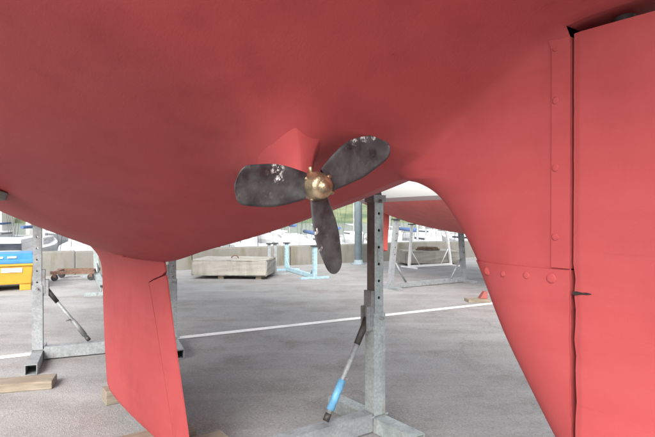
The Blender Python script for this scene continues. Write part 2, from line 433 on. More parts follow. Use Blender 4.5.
def hull_mesh(name, stations, cap_aft=True, cap_fwd=True, split=None, sect=section, place=Y, mat='antifouling_hull', parent=None):
    n = len(sect(stations[0])); vs = []; fs = []
    for s in stations:
        pr = sect(s)
        for b_, z in pr: vs.append(place(s, b_, z))
        for b_, z in pr: vs.append(place(s, -b_, z))
    W = 2 * n
    for i in range(len(stations) - 1):
        if stations[i] < stations[i + 1] <= stations[i] + 2e-6: continue
        for k in range(n - 1):
            a = i * W + k; fs.append((a, a + W, a + W + 1, a + 1))
            a = i * W + n + k; fs.append((a, a + 1, a + W + 1, a + W))
        fs.append((i * W + n - 1, (i + 1) * W + n - 1, (i + 1) * W + 2 * n - 1, i * W + 2 * n - 1))     # deck
    m_ = MB(); m_.add(vs, fs, True)
    for flag, i in ((cap_aft, 0), (cap_fwd, len(stations) - 1)):
        if flag: m_.f.append(tuple([i * W + k for k in range(n)] + [i * W + n + k for k in range(n - 1, -1, -1)])); m_.sm.append(False)
    # weld the centreline
    me = bpy.data.meshes.new(name); mtx = parent.matrix_basis.inverted()
    me.from_pydata([tuple(mtx @ Vector(p)) for p in m_.v], [], m_.f); me.polygons.foreach_set('use_smooth', m_.sm)
    bm = bmesh.new(); bm.from_mesh(me)
    bmesh.ops.remove_doubles(bm, verts=bm.verts[:], dist=.0004)
    bmesh.ops.recalc_face_normals(bm, faces=bm.faces); bm.to_mesh(me); bm.free()
    return me
def frange(a, b, n): return [a + (b - a) * k / n for k in range(n + 1)]
st_all = frange(-3.5, -2.76, 8)[:-1] + frange(-2.76, S_TE - 1.5e-6, 14)
st_f = frange(S_TE, -1.7, 100)[:-1] + frange(-1.7, -1.2, 30)[:-1] + frange(-1.2, 2, 44)[:-1] + frange(2, 6.9, 34)
HUB = Vector((-.026, 1.10, 1.411))
hs_, hb_ = (HUB - ORG).dot(D), (HUB - ORG).dot(LFT)
def fairing(s, b):
    "how far the skin is drawn down on the port side where the shaft comes out"
    x = s - (hs_ + .10)
    f_ = math.exp(-(x / (.085 if x < 0 else .22)) ** 2)
    return .088 * f_ * (math.exp(-((b - hb_) / .062) ** 2) * .65 + math.exp(-((b - hb_) / .15) ** 2) * .35)
def Yh(s, b, z): return Y(s, b, z - (fairing(s, b) if b > .05 else 0) * min(1, max(0, b - .05) / .12))
me = hull_mesh('hull', st_all + st_f, place=Yh, parent=yacht)
# part the skeg from the hull along its root, both keep the normals of the whole so that the fairing stays smooth
me.update()
nrm = [v.normal.copy() for v in me.vertices]
inv = yacht.matrix_basis.inverted()
def is_skeg(c):
    p = c + Vector((0, 0, .1))
    return S_TE - .002 <= p.x < -2.0 and p.z < 1.50 and abs(p.y) < .14
polys = [(list(p.vertices), is_skeg(p.center)) for p in me.polygons]
for nm, flag in (('hull', False), ('skeg', True)):
    used = {}; vs = []; fs = []; ns = []
    for vi, fl in polys:
        if fl != flag: continue
        q = []
        for i in vi:
            if i not in used: used[i] = len(vs); vs.append(me.vertices[i].co[:]); ns.append(nrm[i])
            q.append(used[i])
        fs.append(q)
    m2 = bpy.data.meshes.new(nm); m2.from_pydata(vs, [], fs)
    m2.polygons.foreach_set('use_smooth', [True] * len(fs)); m2.update()
    if nm == 'hull':
        # flat transom and deck keep hard edges by angle
        m2.normals_split_custom_set_from_vertices(ns)
    else: m2.normals_split_custom_set_from_vertices(ns)
    m2.materials.append(M['antifouling_hull' if nm == 'hull' else 'antifouling'])
    o = bpy.data.objects.new(nm, m2); COL.objects.link(o); o.parent = yacht
    if nm == 'skeg': skeg = o
# skeg trailing face is closed by a post
mtx = yacht.matrix_basis
def offset_patch(name, s_rng, z_rng, off, mat, parent, ns=14, nz=14, both=True, le_follow=False, jag=0):
    "a plate following the skeg faces, standing proud by off, with its edges turned in"
    rr = random.Random(9); m_ = MB()
    for sg in ((1, -1) if both else (1,)):
        vs = []
        for j in range(nz + 1):
            z = z_rng[0] + (z_rng[1] - z_rng[0]) * j / nz
            lo = s_rng[0]; hi = min(s_rng[1], interp(SLE, z) + .004) if le_follow else s_rng[1]
            for i in range(ns + 1):
                q = i / ns; q = 1 - (1 - q) ** 1.7 if le_follow else q
                s = lo + (hi - lo) * q
                if i == 0 and jag: s += rr.uniform(-jag, jag)
                b_ = max(0, skt(s, z) if le_follow else half_b(s, z)) + off
                if le_follow and i == ns: b_ = 0
                vs.append(Y(s, sg * b_, z))
        W = ns + 1; fs = [(j * W + i, j * W + i + 1, (j + 1) * W + i + 1, (j + 1) * W + i) for j in range(nz) for i in range(ns)]
        # rim
        rim = [i for i in range(W)] + [j * W + ns for j in range(1, nz + 1)] + [nz * W + i for i in range(ns - 1, -1, -1)] + [j * W for j in range(nz - 1, 0, -1)]
        base = len(vs)
        for i in rim:
            p = vs[i]; bb = (p - ORG).dot(LFT); p2 = p - LFT * (bb - (bb * .6 if not le_follow else bb * .3)); vs.append(p2)
        k = len(rim)
        m_.add(vs, fs, True)
        o0 = len(m_.v) - len(vs)
        rv = [m_.v[o0 + i] for i in rim] + [m_.v[o0 + base + i] for i in range(k)]
        m_.add(rv, [(i, (i + 1) % k, k + (i + 1) % k, k + i) for i in range(k)], False)
    return m_.build(name, mat, parent, recalc=True)
SEAM = 1.2505
heel = offset_patch('heel_plate', (S_TE + .001, -2), (.80, SEAM), .0035, 'antifouling', yacht, 20, 26, True, True, .0012)
heel['label'] = 'lower skeg plate held by a row of painted bolts'
offset_patch('joint_strap', (S_TE + .0005, S_TE + .036), (SEAM + .003, 1.668), .0042, 'antifouling', skeg, 4, 30, True)
m_ = MB()
m_.add([Y(S_TE + .045, b_, z) for z in (1.12, 1.66) for b_ in (-.045, .045)], [(0, 1, 3, 2)]); m_.build('stern_post', 'antifouling', skeg)
def bolt(s, z, r, parent, dome=.35, b0=None):
    for sg in (1, -1):
        b_ = (half_b(s, z) if b0 is None else b0) + .0012
        p = Y(s, sg * b_, z)
        MB().lathe(p - LFT * sg * .003, LFT * sg, [(0, r * 1.05), (.0035, r), (.0035 + r * dome * .6, r * .8), (.0035 + r * dome, r * .35), (.0035 + r * dome * 1.02, .0004)], 14).build('bolt', 'antifouling', parent)
for z in (1.655, 1.559, 1.436, 1.310): bolt(-2.429, z, .0065, skeg, .09, skt(-2.429, z) + .0035)
for s, z, r in ((-2.268, 1.232, .0085), (-2.314, 1.231, .006), (-2.370, 1.234, .0068), (-2.421, 1.233, .0092)): bolt(s, z, r, heel, .10, skt(s, z) + .0028)

# rudder, its front edge a little ragged where the filler has cracked
m_ = MB(); rr = random.Random(21); vs = []; nz, ns = 46, 30
ZR = (.42, 1.672)
for j in range(nz + 1):
    z = ZR[0] + (ZR[1] - ZR[0]) * j / nz
    front = S_TE - .0045 - (.002 if z < SEAM else 0) + (rr.uniform(-.0022, .0016) if z < SEAM else rr.uniform(-.0004, .0004)) - max(0, SEAM - z) * .012
    back = -3.01 - (z - .42) * .05
    for i in range(ns + 1):
        q = (i / ns) ** 1.8; s = front + (back - front) * q
        x = q
        th = .050 * (1 - x ** 1.5) + .006
        if i == 0: th = .040
        elif x < .012: th *= .97
        for sg in (1, -1): vs.append(Y(s, sg * th, z))
W = 2 * (ns + 1); fs = []
for j in range(nz):
    for i in range(ns):
        for g in (0, 1): a_ = j * W + 2 * i + g; fs.append((a_, a_ + 2, a_ + W + 2, a_ + W))
    fs += [(j * W, j * W + 1, (j + 1) * W + 1, (j + 1) * W), (j * W + 2 * ns, j * W + 2 * ns + 1, (j + 1) * W + 2 * ns + 1, (j + 1) * W + 2 * ns)]
for j in (0, nz):
    for i in range(ns): a_ = j * W + 2 * i; fs.append((a_, a_ + 1, a_ + 3, a_ + 2))
m_.add(vs, fs, True)
rud = m_.build('rudder', 'antifouling', yacht, recalc=True)
mod = rud.modifiers.new('edges', 'EDGE_SPLIT'); mod.split_angle = R(40)
m_ = MB().cyl(Y(-2.52, 0, 1.66), Y(-2.53, 0, 1.8), .018, .018, 16); m_.build('rudder_stock', 'dark_steel', rud)
# cracked slot beside the gap and the filler bump below it
m_ = MB(); vs = []; prof = [(-2.462, .0030), (-2.470, .0036), (-2.480, .0018), (-2.488, .0022), (-2.496, .0005)]
zc_ = 1.211
for s, hz in prof: vs += [Y(s, .0566, zc_ + hz - (s + 2.462) * .06), Y(s, .0566, zc_ - hz - (s + 2.462) * .06), Y(s, .045, zc_ - (s + 2.462) * .06)]
m_.add(vs, [f_ for k in range(len(prof) - 1) for f_ in ((3 * k, 3 * k + 3, 3 * k + 4, 3 * k + 1), (3 * k, 3 * k + 2, 3 * k + 5, 3 * k + 3), (3 * k + 1, 3 * k + 4, 3 * k + 5, 3 * k + 2))])
m_.build('cracked_slot', 'dark_gap', rud)
MB().lathe(Y(-2.492, .0525, 1.198), LFT, [(0, .010), (.0012, .009), (.0026, .005), (.003, .0005)], 14).build('filler_patch', 'antifouling', rud)

# fin keel with a trailing flap
KLE = [(.10, 1.14), (.16, 1.165), (.55, 1.245), (1.04, 1.30), (1.3, 1.42)]
KTE = [(.10, -.502), (.242, -.444), (.64, -.271), (.95, -.15), (1.07, -.10), (1.3, .05)]
KTB = [(.10, -.327), (.199, -.277), (.55, -.101), (.968, .109), (1.3, .28)]            # seam in front of the flap
def foil(x): return 2.6 * (.2969 * math.sqrt(x) - .126 * x - .3516 * x * x + .2843 * x ** 3 - .1036 * x ** 4) / .26 * .1
def kthick(s, z):
    le = interp(KLE, z); te = interp(KTE, z); x = min(1, max(0, (le - s) / (le - te)))
    t0 = .068 * foil(x) / .1 * .95 + .004
    fl = max(0, (z - .86) / .26); t0 += .10 * fl ** 2.6 * (.02 + .98 * math.sin(math.pi * min(1, max(0, x)) ** .7))
    return t0
def keel_piece(name, lo, hi, zr, parent, cap=True):
    nz, ns = 44, 30; vs = []; fs = []
    for j in range(nz + 1):
        z = zr[0] + (zr[1] - zr[0]) * j / nz; a_, b_ = lo(z), hi(z)
        for i in range(ns + 1):
            q = i / ns; q = 1 - (1 - q) ** 2.2; s = a_ + (b_ - a_) * q; t0 = kthick(s, z)
            if j == 0: t0 *= .86
            for sg in (1, -1): vs.append(Y(s, sg * t0, z))
    W = 2 * (ns + 1)
    for j in range(nz):
        for i in range(ns):
            for g in (0, 1): k = j * W + 2 * i + g; fs.append((k, k + 2, k + W + 2, k + W))
        for e in (0, 2 * ns): fs.append((j * W + e, j * W + e + 1, (j + 1) * W + e + 1, (j + 1) * W + e))
    for j in (0, nz):
        for i in range(ns): k = j * W + 2 * i; fs.append((k, k + 1, k + 3, k + 2))
    m_ = MB(); m_.add(vs, fs, True); o = m_.build(name, 'antifouling', parent, recalc=True)
    mod = o.modifiers.new('edges', 'EDGE_SPLIT'); mod.split_angle = R(45); return o
FLAP_TOP = 1.0
def flap_top(s): return .942 + (s - .33) * -.20
keel = keel_piece('keel', lambda z: interp(KTB, z) if z < .968 else interp(KTB, .968) + (interp(KTE, z) - interp(KTB, .968)) * min(1, ((z - .968) / .06)) ** .9, lambda z: interp(KLE, z), (.10, 1.28), yacht)
flap = keel_piece('flap', lambda z: interp(KTE, z), lambda z: (interp(KTB, z) if z < .962 else interp(KTB, .962) + (interp(KTE, 1.02) - interp(KTB, .962)) * min(1, ((z - .962) / .06)) ** .9) - .0075, (.103, 1.018), keel)
MB().lathe(Y(.22, .142, 1.118), (LFT * .6 + Vector((0, 0, -.8))), [(-.03, .022), (.004, .019), (.012, .011), (.014, .001)], 14).build('skin_fitting', 'antifouling', yacht)

# shaft fin and propeller, a little to port of the centreline
AX = (-D + Vector((0, 0, -.10))).normalized()            # shaft axis, pointing aft
def hull_z(s, b):
    lo_, hi_ = zbot(s), interp(ZS, s)
    for _ in range(40):
        md = (lo_ + hi_) / 2
        if half_b(s, md) < abs(b): lo_ = md
        else: hi_ = md
    return lo_ - fairing(s, b) * min(1, max(0, b - .05) / .12)
m_ = MB(); vs = []; nz, ns = 26, 24
for j in range(nz + 1):
    q = j / nz
    te = hs_ + .034 - .012 * q ** 4; le = hs_ + .145 + .16 * q ** 3
    for i in range(ns + 1):
        x = (i / ns) ** 1.5; s = te + (le - te) * x
        t0 = (.010 + .020 * math.sin(math.pi * min(1, x ** .6))) * min(1, .4 + math.sqrt(q / .12) * .6) + .05 * q ** 5 * (.55 + .45 * math.sin(math.pi * x))
        for sg in (1, -1):
            zt = hull_z(s, hb_ + sg * t0) + .012; z0_ = 1.385 + .02 * x
            vs.append(Y(s, hb_ + sg * t0, z0_ + (zt - z0_) * q))
W = 2 * (ns + 1); fs = []
for j in range(nz):
    for i in range(ns):
        for g in (0, 1): k = j * W + 2 * i + g; fs.append((k, k + 2, k + W + 2, k + W))
    for e in (0, 2 * ns): fs.append((j * W + e, j * W + e + 1, (j + 1) * W + e + 1, (j + 1) * W + e))
for i in range(ns): k = 2 * i; fs.append((k, k + 1, k + 3, k + 2))
m_.add(vs, fs, True); fin = m_.build('shaft_fin', 'antifouling', yacht, recalc=True)
MB().cyl(HUB - AX * .02, HUB - AX * .26, .014, .014, 14).build('shaft', 'bare_bronze', fin)
prop = MB().lathe(HUB, AX, [(-.036, .016), (-.034, .024), (-.022, .029), (-.004, .031), (.012, .030), (.024, .026), (.031, .0235), (.033, .016), (.034, .011), (.040, .0105), (.041, .001)], 26).build('propeller', 'bare_bronze', yacht)
prop['label'] = 'three-bladed propeller with bare bronze hub and blackened blades'
TU = AX.cross(Vector((0, 0, 1))).normalized(); TV = TU.cross(AX).normalized()
if TU.x < 0: TU = -TU
def blade(ang, Rr, pitch, wmax, tipw, sweep, skew=0):
    er = TU * math.cos(ang) + TV * math.sin(ang); et = -TU * math.sin(ang) + TV * math.cos(ang)
    nr, nc = 22, 12; vs = []
    for side in (1, -1):
        for i in range(nr + 1):
            q = 1 - (1 - i / nr) ** 1.7; r = .026 + (Rr - .026) * q
            # chord outline: narrow shoulder, broad middle, rounded square tip
            wd = wmax * (.62 + .38 * math.sin(math.pi * .5 * min(1, q * 1.7))) * (1 - tipw * max(0, q - .45) ** 1.5) * (1 if q < .80 else max(0, 1 - ((q - .80) / .2) ** 3.4) ** .5)
            wd = max(wd, .0008)
            ph = pitch + .25 * (1 - q); ec = et * math.cos(ph) + AX * math.sin(ph); nn = er.cross(ec)
            off = sweep * q * q + skew * math.sin(math.pi * q)
            for k in range(nc + 1):
                c_ = -1 + 2 * k / nc; th = .0048 * (1 - q * .6) * math.sqrt(max(0, 1 - c_ * c_)) + .0004
                vs.append(HUB + er * r + ec * (c_ * wd / 2 + off) + nn * (side * th + .004 * c_ * c_))
    n1 = (nr + 1) * (nc + 1); W = nc + 1; fs = []
    for i in range(nr):
        for k in range(nc):
            a_ = i * W + k; fs.append((a_, a_ + 1, a_ + W + 1, a_ + W)); fs.append((n1 + a_, n1 + a_ + W, n1 + a_ + W + 1, n1 + a_ + 1))
        for k in (0, nc): a_ = i * W + k; fs.append((a_, a_ + W, n1 + a_ + W, n1 + a_))
    for k in range(nc): a_ = nr * W + k; fs.append((a_, a_ + 1, n1 + a_ + 1, n1 + a_))
    m_ = MB(); m_.add(vs, fs, True); return m_
to_prop = lambda p: tuple(mtx.inverted() @ p)
BL = [(R(181), .186, R(-14), .088, .30, .000, 0), (R(29), .220, R(-14), .090, 1.1, -.006, .006), (R(-72), .203, R(-14), .070, .9, .006, 0)]
def on_blade(k, r, c):
    ang, _, ph = BL[k][:3]; er = TU * math.cos(ang) + TV * math.sin(ang); et = -TU * math.sin(ang) + TV * math.cos(ang)
    return to_prop(HUB + er * r + (et * math.cos(ph) + AX * math.sin(ph)) * c)
BLADE_SCUFFS = [(on_blade(0, .098, -.036), .018), (on_blade(0, .092, -.014), .013), (on_blade(0, .035, .004), .007), (on_blade(1, .135, .042), .015), (on_blade(1, .165, .038), .015), (on_blade(1, .11, .040), .012), (on_blade(1, .085, .030), .009), (on_blade(1, .06, .022), .009), (on_blade(1, .19, .026), .010), (on_blade(2, .09, -.028), .010), (on_blade(2, .13, -.026), .008), (on_blade(2, .05, .02), .008)]
mk_blade()
for k, bl in enumerate(BL): blade(*bl).build('blade', 'blade_black', prop, recalc=True)
for q, t_, ln_ in ((100, -.012, .017), (150, .004, .010), (40, .012, .014), (5, .006, .016), (-20, .02, .012), (-110, .006, .009), (215, -.008, .008)):
    a_ = R(q); er = TU * math.cos(a_) + TV * math.sin(a_); p = HUB + AX * t_
    MB().lathe(p + er * .024, er, [(0, .0052), (ln_ - .002, .0052), (ln_, .004), (ln_ + .0005, .0003)], 6).build('bolt', 'bare_bronze', prop)

# ------------------------------------------------------------------ cradle frames
def post(name, base, z0, z1, e1, e2, w_, mat, parent, holes=True, step=.12, first=.10, lean=Vector((0, 0, 0)), side_mat=None):
    "square hollow post; the two faces across e2 carry a row of round holes"
    b0 = Vector((base.x, base.y, z0)); ax = Vector((0, 0, z1 - z0)) + lean; L_ = ax.length; ax = ax.normalized(); m_ = MB(); hw = w_ / 2
    hl = [z for z in [first + step * k for k in range(40)] if z < L_ - .06] if holes else []
    for sg in (1, -1):
        m_.holed(b0 + e2 * sg * hw, ax, e1, e2 * sg, w_, L_, hl, w_ * .135)
        m_.add([b0 + e1 * sg * hw - e2 * hw, b0 + e1 * sg * hw + e2 * hw, b0 + e1 * sg * hw + e2 * hw + ax * L_, b0 + e1 * sg * hw - e2 * hw + ax * L_], [(0, 1, 2, 3)])
    t_ = b0 + ax * L_
    m_.add([t_ + e1 * x * hw + e2 * y_ * hw for x, y_ in ((-1, -1), (1, -1), (1, 1), (-1, 1))], [(0, 1, 2, 3)])
    o = m_.build(name, mat, parent)
    if side_mat:
        o.data.materials.append(M[side_mat]); e1l = (parent.matrix_basis.to_3x3().inverted() @ e1)
        for p in o.data.polygons:
            if abs(p.normal.dot(e1l)) > .9 and p.area > .005: p.material_index = 1
    return o
UP = Vector((0, 0, 1))
def frame(label, group, A, B, tops, sleeve_z, feet, mats, w_=.088, hull_n=None, braces=True, pads=True, bh_=.11, blue=False):
    A, B = Vector(A), Vector(B); root = empty('cradle_frame', (A + B) / 2, label, 'boat cradle', group)
    e1 = (B - A).normalized(); e2 = Vector((-e1.y, e1.x, 0))
    o = (B - A).normalized()
    MB().sqtube(A + o * (w_ * .62) + UP * (bh_ / 2 + .012), B - o * (w_ * .62) + UP * (bh_ / 2 + .012), UP, bh_, w_ * .95).build('cross_beam', mats[0], root)
    for i, (P, top, sgn) in enumerate(((A, tops[0], 1), (B, tops[1], -1))):
        f0, f1 = feet
        fd = e2 if feet else e2
        MB().sqtube(P + fd * f0 + UP * (w_ / 2 + .003), P + fd * f1 + UP * (w_ / 2 + .003), e1, w_ * 1.05, w_).build('foot', mats[1], root)
        ft = w_ + .004
        sl = post('post_sleeve', P, ft, sleeve_z[i], e1, e2, w_ * 1.0, mats[2], root, False)
        MB().box(P + UP * (ft + .006), e1 * w_ * .78, e2 * w_ * .50, UP * .005).build('base_plate', mats[1], sl)
        ip = post('post', P, ft + .05, top, e1, e2, w_ * .80, mats[3][i], root, True, .105, .06, side_mat='rusty_face' if blue and i == 0 else None)
        if braces and not (braces == 'first' and i):
            zb = sleeve_z[i]; k = .36 if (B - A).length < 1.5 else .185
            q0 = P + o * sgn * (w_ * .5 + .012) + UP * (zb - .02); q1 = P + o * sgn * (B - A).length * k + UP * (bh_ + .03)
            br = MB().cyl(q0.lerp(q1, .22), q0.lerp(q1, .95), .017, .017, 12).build('brace', mats[4], root)
            MB().cyl(q0.lerp(q1, .62), q0.lerp(q1, .90), .0235, .0235, 14).build('adjuster_sleeve', mats[5], br)
            MB().cyl(q0.lerp(q1, .02), q0.lerp(q1, .28), .024, .020, 10).build('brace_end', 'dark_steel', br)
            MB().cyl(q0.lerp(q1, .93), q0.lerp(q1, 1.0), .020, .020, 10).build('brace_end', 'dark_steel', br)
            MB().tube([q0.lerp(q1, .60) - e2 * .07 + o * sgn * -.05, q0.lerp(q1, .60), q0.lerp(q1, .60) + e2 * .05], .006, 8).build('lever', 'galvanised_rusty', br)
            lug = MB()
            for s_ in (-1, 1): lug.box(P + o * sgn * (w_ * .5 + .018) + e2 * s_ * .026 + UP * (zb - .03), o * .03, e2 * .005, UP * .075)
            lug.cyl(P - e2 * (w_ * .5 + .035) + UP * (zb - .03), P + e2 * (w_ * .5 + .03) + UP * (zb - .03), .010, .010, 10)
            lug.box(P + o * sgn * (w_ * .5 + .006) + UP * (zb + .03), o * .012, e2 * .035, UP * .11)
            lug.build('bracket', 'galvanised_rusty', root)
        if pads:
            hn = (o * sgn * .33 + UP).normalized() if pads != 'flat' else UP; t1 = hn.cross(e2).normalized()
            c = P + UP * (top + .075)
            MB().box(c + o * sgn * .02, t1 * .075, e2 * (.09 if tops[0] > tops[1] else .11), hn * .014).box(c - hn * .03, t1 * .025, e2 * .02, hn * .03).build('pad', 'dark_steel', root, bevel=.004)
            MB().box(P + UP * (top + .012), e1 * w_ * .55, e2 * w_ * .5, UP * .022).cyl(P - e2 * .075 + UP * (top - .005), P + e2 * .075 + UP * (top - .005), .011, .011, 10).build('head_bracket', 'galvanised_rusty', root)
    return root
GP = 'cradle frames under the red yacht'
frame('galvanised cradle frame with rust-brown side and blue brace sleeve, near the propeller', None, (.30, 3.27, 0), (-1.382, 2.06, 0), (1.44, 1.37), (.74, .74), (-.44, .38),
      ('galvanised', 'galvanised_pale', 'galvanised_pale', ('galvanised_pale', 'galvanised'), 'galvanised', 'blue_sleeve'), .090, braces='first', blue=True)
frame('galvanised cradle frame with crossbeam on the asphalt behind the fin keel', None, (-2.70, 4.84, 0), (-1.59, 5.32, 0), (1.26, 1.40), (.70, .70), (-.52, .32),
      ('galvanised', 'galvanised', 'galvanised', ('galvanised', 'galvanised_rusty'), 'galvanised', 'galvanised_rusty'), .088)

# ------------------------------------------------------------------ timber
def timber(label, c, dirv, L_, w_, h_, group=None, z=0, name='timber_block'):
    d_ = Vector(dirv).normalized(); n_ = Vector((-d_.y, d_.x, 0)); c = Vector(c)
    m_ = MB(); m_.box((0, 0, h_ / 2 + .001), (L_ / 2, 0, 0), (0, w_ / 2, 0), (0, 0, h_ / 2)); o = m_.build(name, 'timber', None, bevel=.006)
    o.location = (c.x, c.y, z); o.rotation_euler = (0, 0, math.atan2(d_.y, d_.x)); return tag(o, label, 'timber', group)
timber('weathered timber plank lying flat beside the cradle foot', (-2.62, 3.98, 0), (1, .30, 0), .95, .2, .065, name='timber_plank')
timber('short timber block under the front of the keel', Y(1.0, -.09, 0), LFT, .34, .14, .098)
timber('timber block under the middle of the keel', Y(.03, .0, 0), LFT, .40, .16, .098)
timber('timber block under the trailing end of the keel', Y(-.22, -.06, 0), LFT, .5, .18, .098)
timber('thin timber board on the asphalt beyond the painted line, carrying a red wedge', (2.33, 8.1, 0), (1, .1, 0), .34, .2, .05, name='timber_board')
m_ = MB(); m_.add([(-.06, -.07, 0), (.06, -.07, 0), (.06, .07, 0), (-.06, .07, 0), (.01, -.05, .11), (.06, -.05, .11), (.06, .05, .11), (.01, .05, .11)], [(3, 2, 1, 0), (4, 5, 6, 7), (0, 1, 5, 4), (1, 2, 6, 5), (2, 3, 7, 6), (3, 0, 4, 7)])
o = m_.build('wedge', 'orange_red_paint', bevel=.006); o.location = (2.42, 8.1, .052); tag(o, 'small orange-red wedge standing on a timber board', 'wedge')

# ------------------------------------------------------------------ the second yacht, stern towards the sea
A2 = math.atan2(-.812, .584); D2 = Vector((math.cos(A2), math.sin(A2), 0)); L2 = Vector((-D2.y, D2.x, 0)); O2 = Vector((1.20, 11.6, 0))
def Y2(s, b, z): return O2 + D2 * s + L2 * b + UP * z
y2 = empty('sailing_yacht', (O2.x, O2.y, 0), 'white-sided yacht with red bottom, stern towards the quay wall, on a tubular cradle', 'sailing boat', rz=A2)
T2 = dict(zk=[(-.9, 1.72), (-.3, 1.52), (.2, 1.36), (1, 1.17), (2, 1.03), (3.5, .92), (5, .95), (7, 1.2), (8.4, 1.6), (9, 2.2)], B=[(-.9, .95), (.5, 1.25), (3, 1.5), (5, 1.4), (7, .85), (9, .05)], m=[(-.9, 3), (3, 3), (9, 1.3)], zs=[(-.9, 2.6), (4, 2.5), (9, 2.9)])
def sec2(s, n=26):
    zk, B, mm, zs = (interp(T2[k], s) for k in ('zk', 'B', 'm', 'zs')); pts = []
    for k in range(160):
        u = (k / 159) ** 1.6; b_ = B * (1 - (1 - u) ** mm); pts.append((math.sqrt(b_ * (b_ + .06)) if k else 0, zk + (zs - zk) * u))
    return resample(pts, n)
me2 = hull_mesh('hull', frange(-.9, 9, 44), sect=sec2, place=Y2, parent=y2)
me2.materials.append(M['antifouling_other']); h2 = bpy.data.objects.new('hull', me2); COL.objects.link(h2); h2.parent = y2
mod = h2.modifiers.new('edges', 'EDGE_SPLIT'); mod.split_angle = R(40)
def fin2(name, pts, th, mat):
    "pts: outline in (s, z), lens section across"
    m_ = MB(); n = len(pts); cs = sum(p[0] for p in pts) / n; cz = sum(p[1] for p in pts) / n
    ring = [Y2(s, 0, z) for s, z in pts]
    for sg in (1, -1):
        inn = [Y2(cs + (s - cs) * .72, sg * th, cz + (z - cz) * .94) for s, z in pts]
        m_.add(ring + inn, [(k, (k + 1) % n, n + (k + 1) % n, n + k) for k in range(n)] + [tuple(n + k for k in range(n))], False)
    return m_.build(name, mat, y2, recalc=True)
fin2('rudder', [(-.12, 1.62), (.28, 1.5), (.20, .56), (-.05, .52), (-.16, .9)], .04, 'antifouling_other_fin')
fin2('keel', [(3.2, 1.1), (5.2, 1.1), (4.9, .12), (3.3, .12)], .09, 'antifouling_other_fin')
timber('timber block under the keel of the white-sided yacht', Y2(4.1, 0, 0), L2, .5, .3, .12)
MB().box(Y2(3.8, 0, 2.68), D2 * 1.7, L2 * .72, UP * .22).build('cabin', 'white_gelcoat', y2, bevel=.08)
MB().cyl(Y2(4.6, 0, 2.8), Y2(4.6, 0, 13.5), .07, .055, 12).build('mast', 'aluminium', y2)
MB().cyl(Y2(4.5, 0, 3.6), Y2(.9, 0, 3.65), .05, .05, 10).build('boom', 'aluminium', y2)

def strut_frame(label, P1, P2, top1, top2, mat, r=.035, bmat=None, group=None, foot=.32):
    P1, P2, top1, top2 = map(Vector, (P1, P2, top1, top2)); root = empty('tubular_cradle', (P1 + P2) / 2, label, 'boat cradle', group)
    e = (P2 - P1).normalized(); n_ = Vector((-e.y, e.x, 0))
    MB().sqtube(P1 + UP * (r + .01), P2 + UP * (r + .01), UP, r * 2, r * 2).build('cross_beam', bmat or mat, root)
    for P, T, sg in ((P1, top1, 1), (P2, top2, -1)):
        ax = (T - P); l_ = ax.length; u_ = ax.normalized()
        MB().sqtube(P + UP * r, T, e, r * 2, r * 2).build('post', mat, root)
        MB().box(P + UP * (r * .55), n_ * foot, e * r * 1.1, UP * r * .55).build('foot', mat, root, bevel=.004)
        MB().cyl(P + ax * .40 + e * sg * r, P + e * sg * l_ * .30 + UP * (2 * r + .01), r * .45, r * .45, 8).build('brace', mat, root)
        MB().box(T + UP * .012, e * .07, n_ * .07, UP * .012).build('pad', 'rubber', root)
        for z in (.5, .6, .7, .8): q = P + ax * z; MB().cyl(q - n_ * (r + .004), q + n_ * (r + .004), r * .28, r * .28, 8).build('pin', 'dark_steel', root)
    return root
strut_frame('galvanised tubular cradle with splayed legs under the stern of the white-sided yacht', (1.14, 9.49, 0), (2.75, 10.48, 0), (1.27, 9.55, 1.26), (2.66, 10.42, 1.20), 'galvanised', .042)
strut_frame('pale thin-legged cradle further back under the white-sided yacht', (2.08, 13.25, 0), (3.3, 13.9, 0), (2.15, 13.25, 1.1), (3.15, 13.85, 1.1), 'white_sticker', .028)
strut_frame('pale blue painted trestle standing before the quay wall', (-.99, 12.6, 0), (-.27, 11.0, 0), (-.99, 12.6, .66), (-.27, 11.0, .68), 'pale_blue_paint', .04)
strut_frame('grey trestle between the concrete block and the blue trestle', (-1.46, 13.0, 0), (-1.18, 11.7, 0), (-1.46, 13.0, .62), (-1.18, 11.7, .70), 'galvanised', .036)
strut_frame('galvanised trestle with long floor beams beside the wheeled trolley', (-5.02, 11.3, 0), (-3.75, 8.75, 0), (-5.05, 11.3, .75), (-3.75, 8.75, .14), 'galvanised_pale', .05)
strut_frame('pale blue cradle standing behind the second concrete block', (3.9, 12.0, 0), (5.1, 12.9, 0), (3.8, 12.0, 1.0), (5.2, 12.9, 1.1), 'pale_blue_paint', .035)

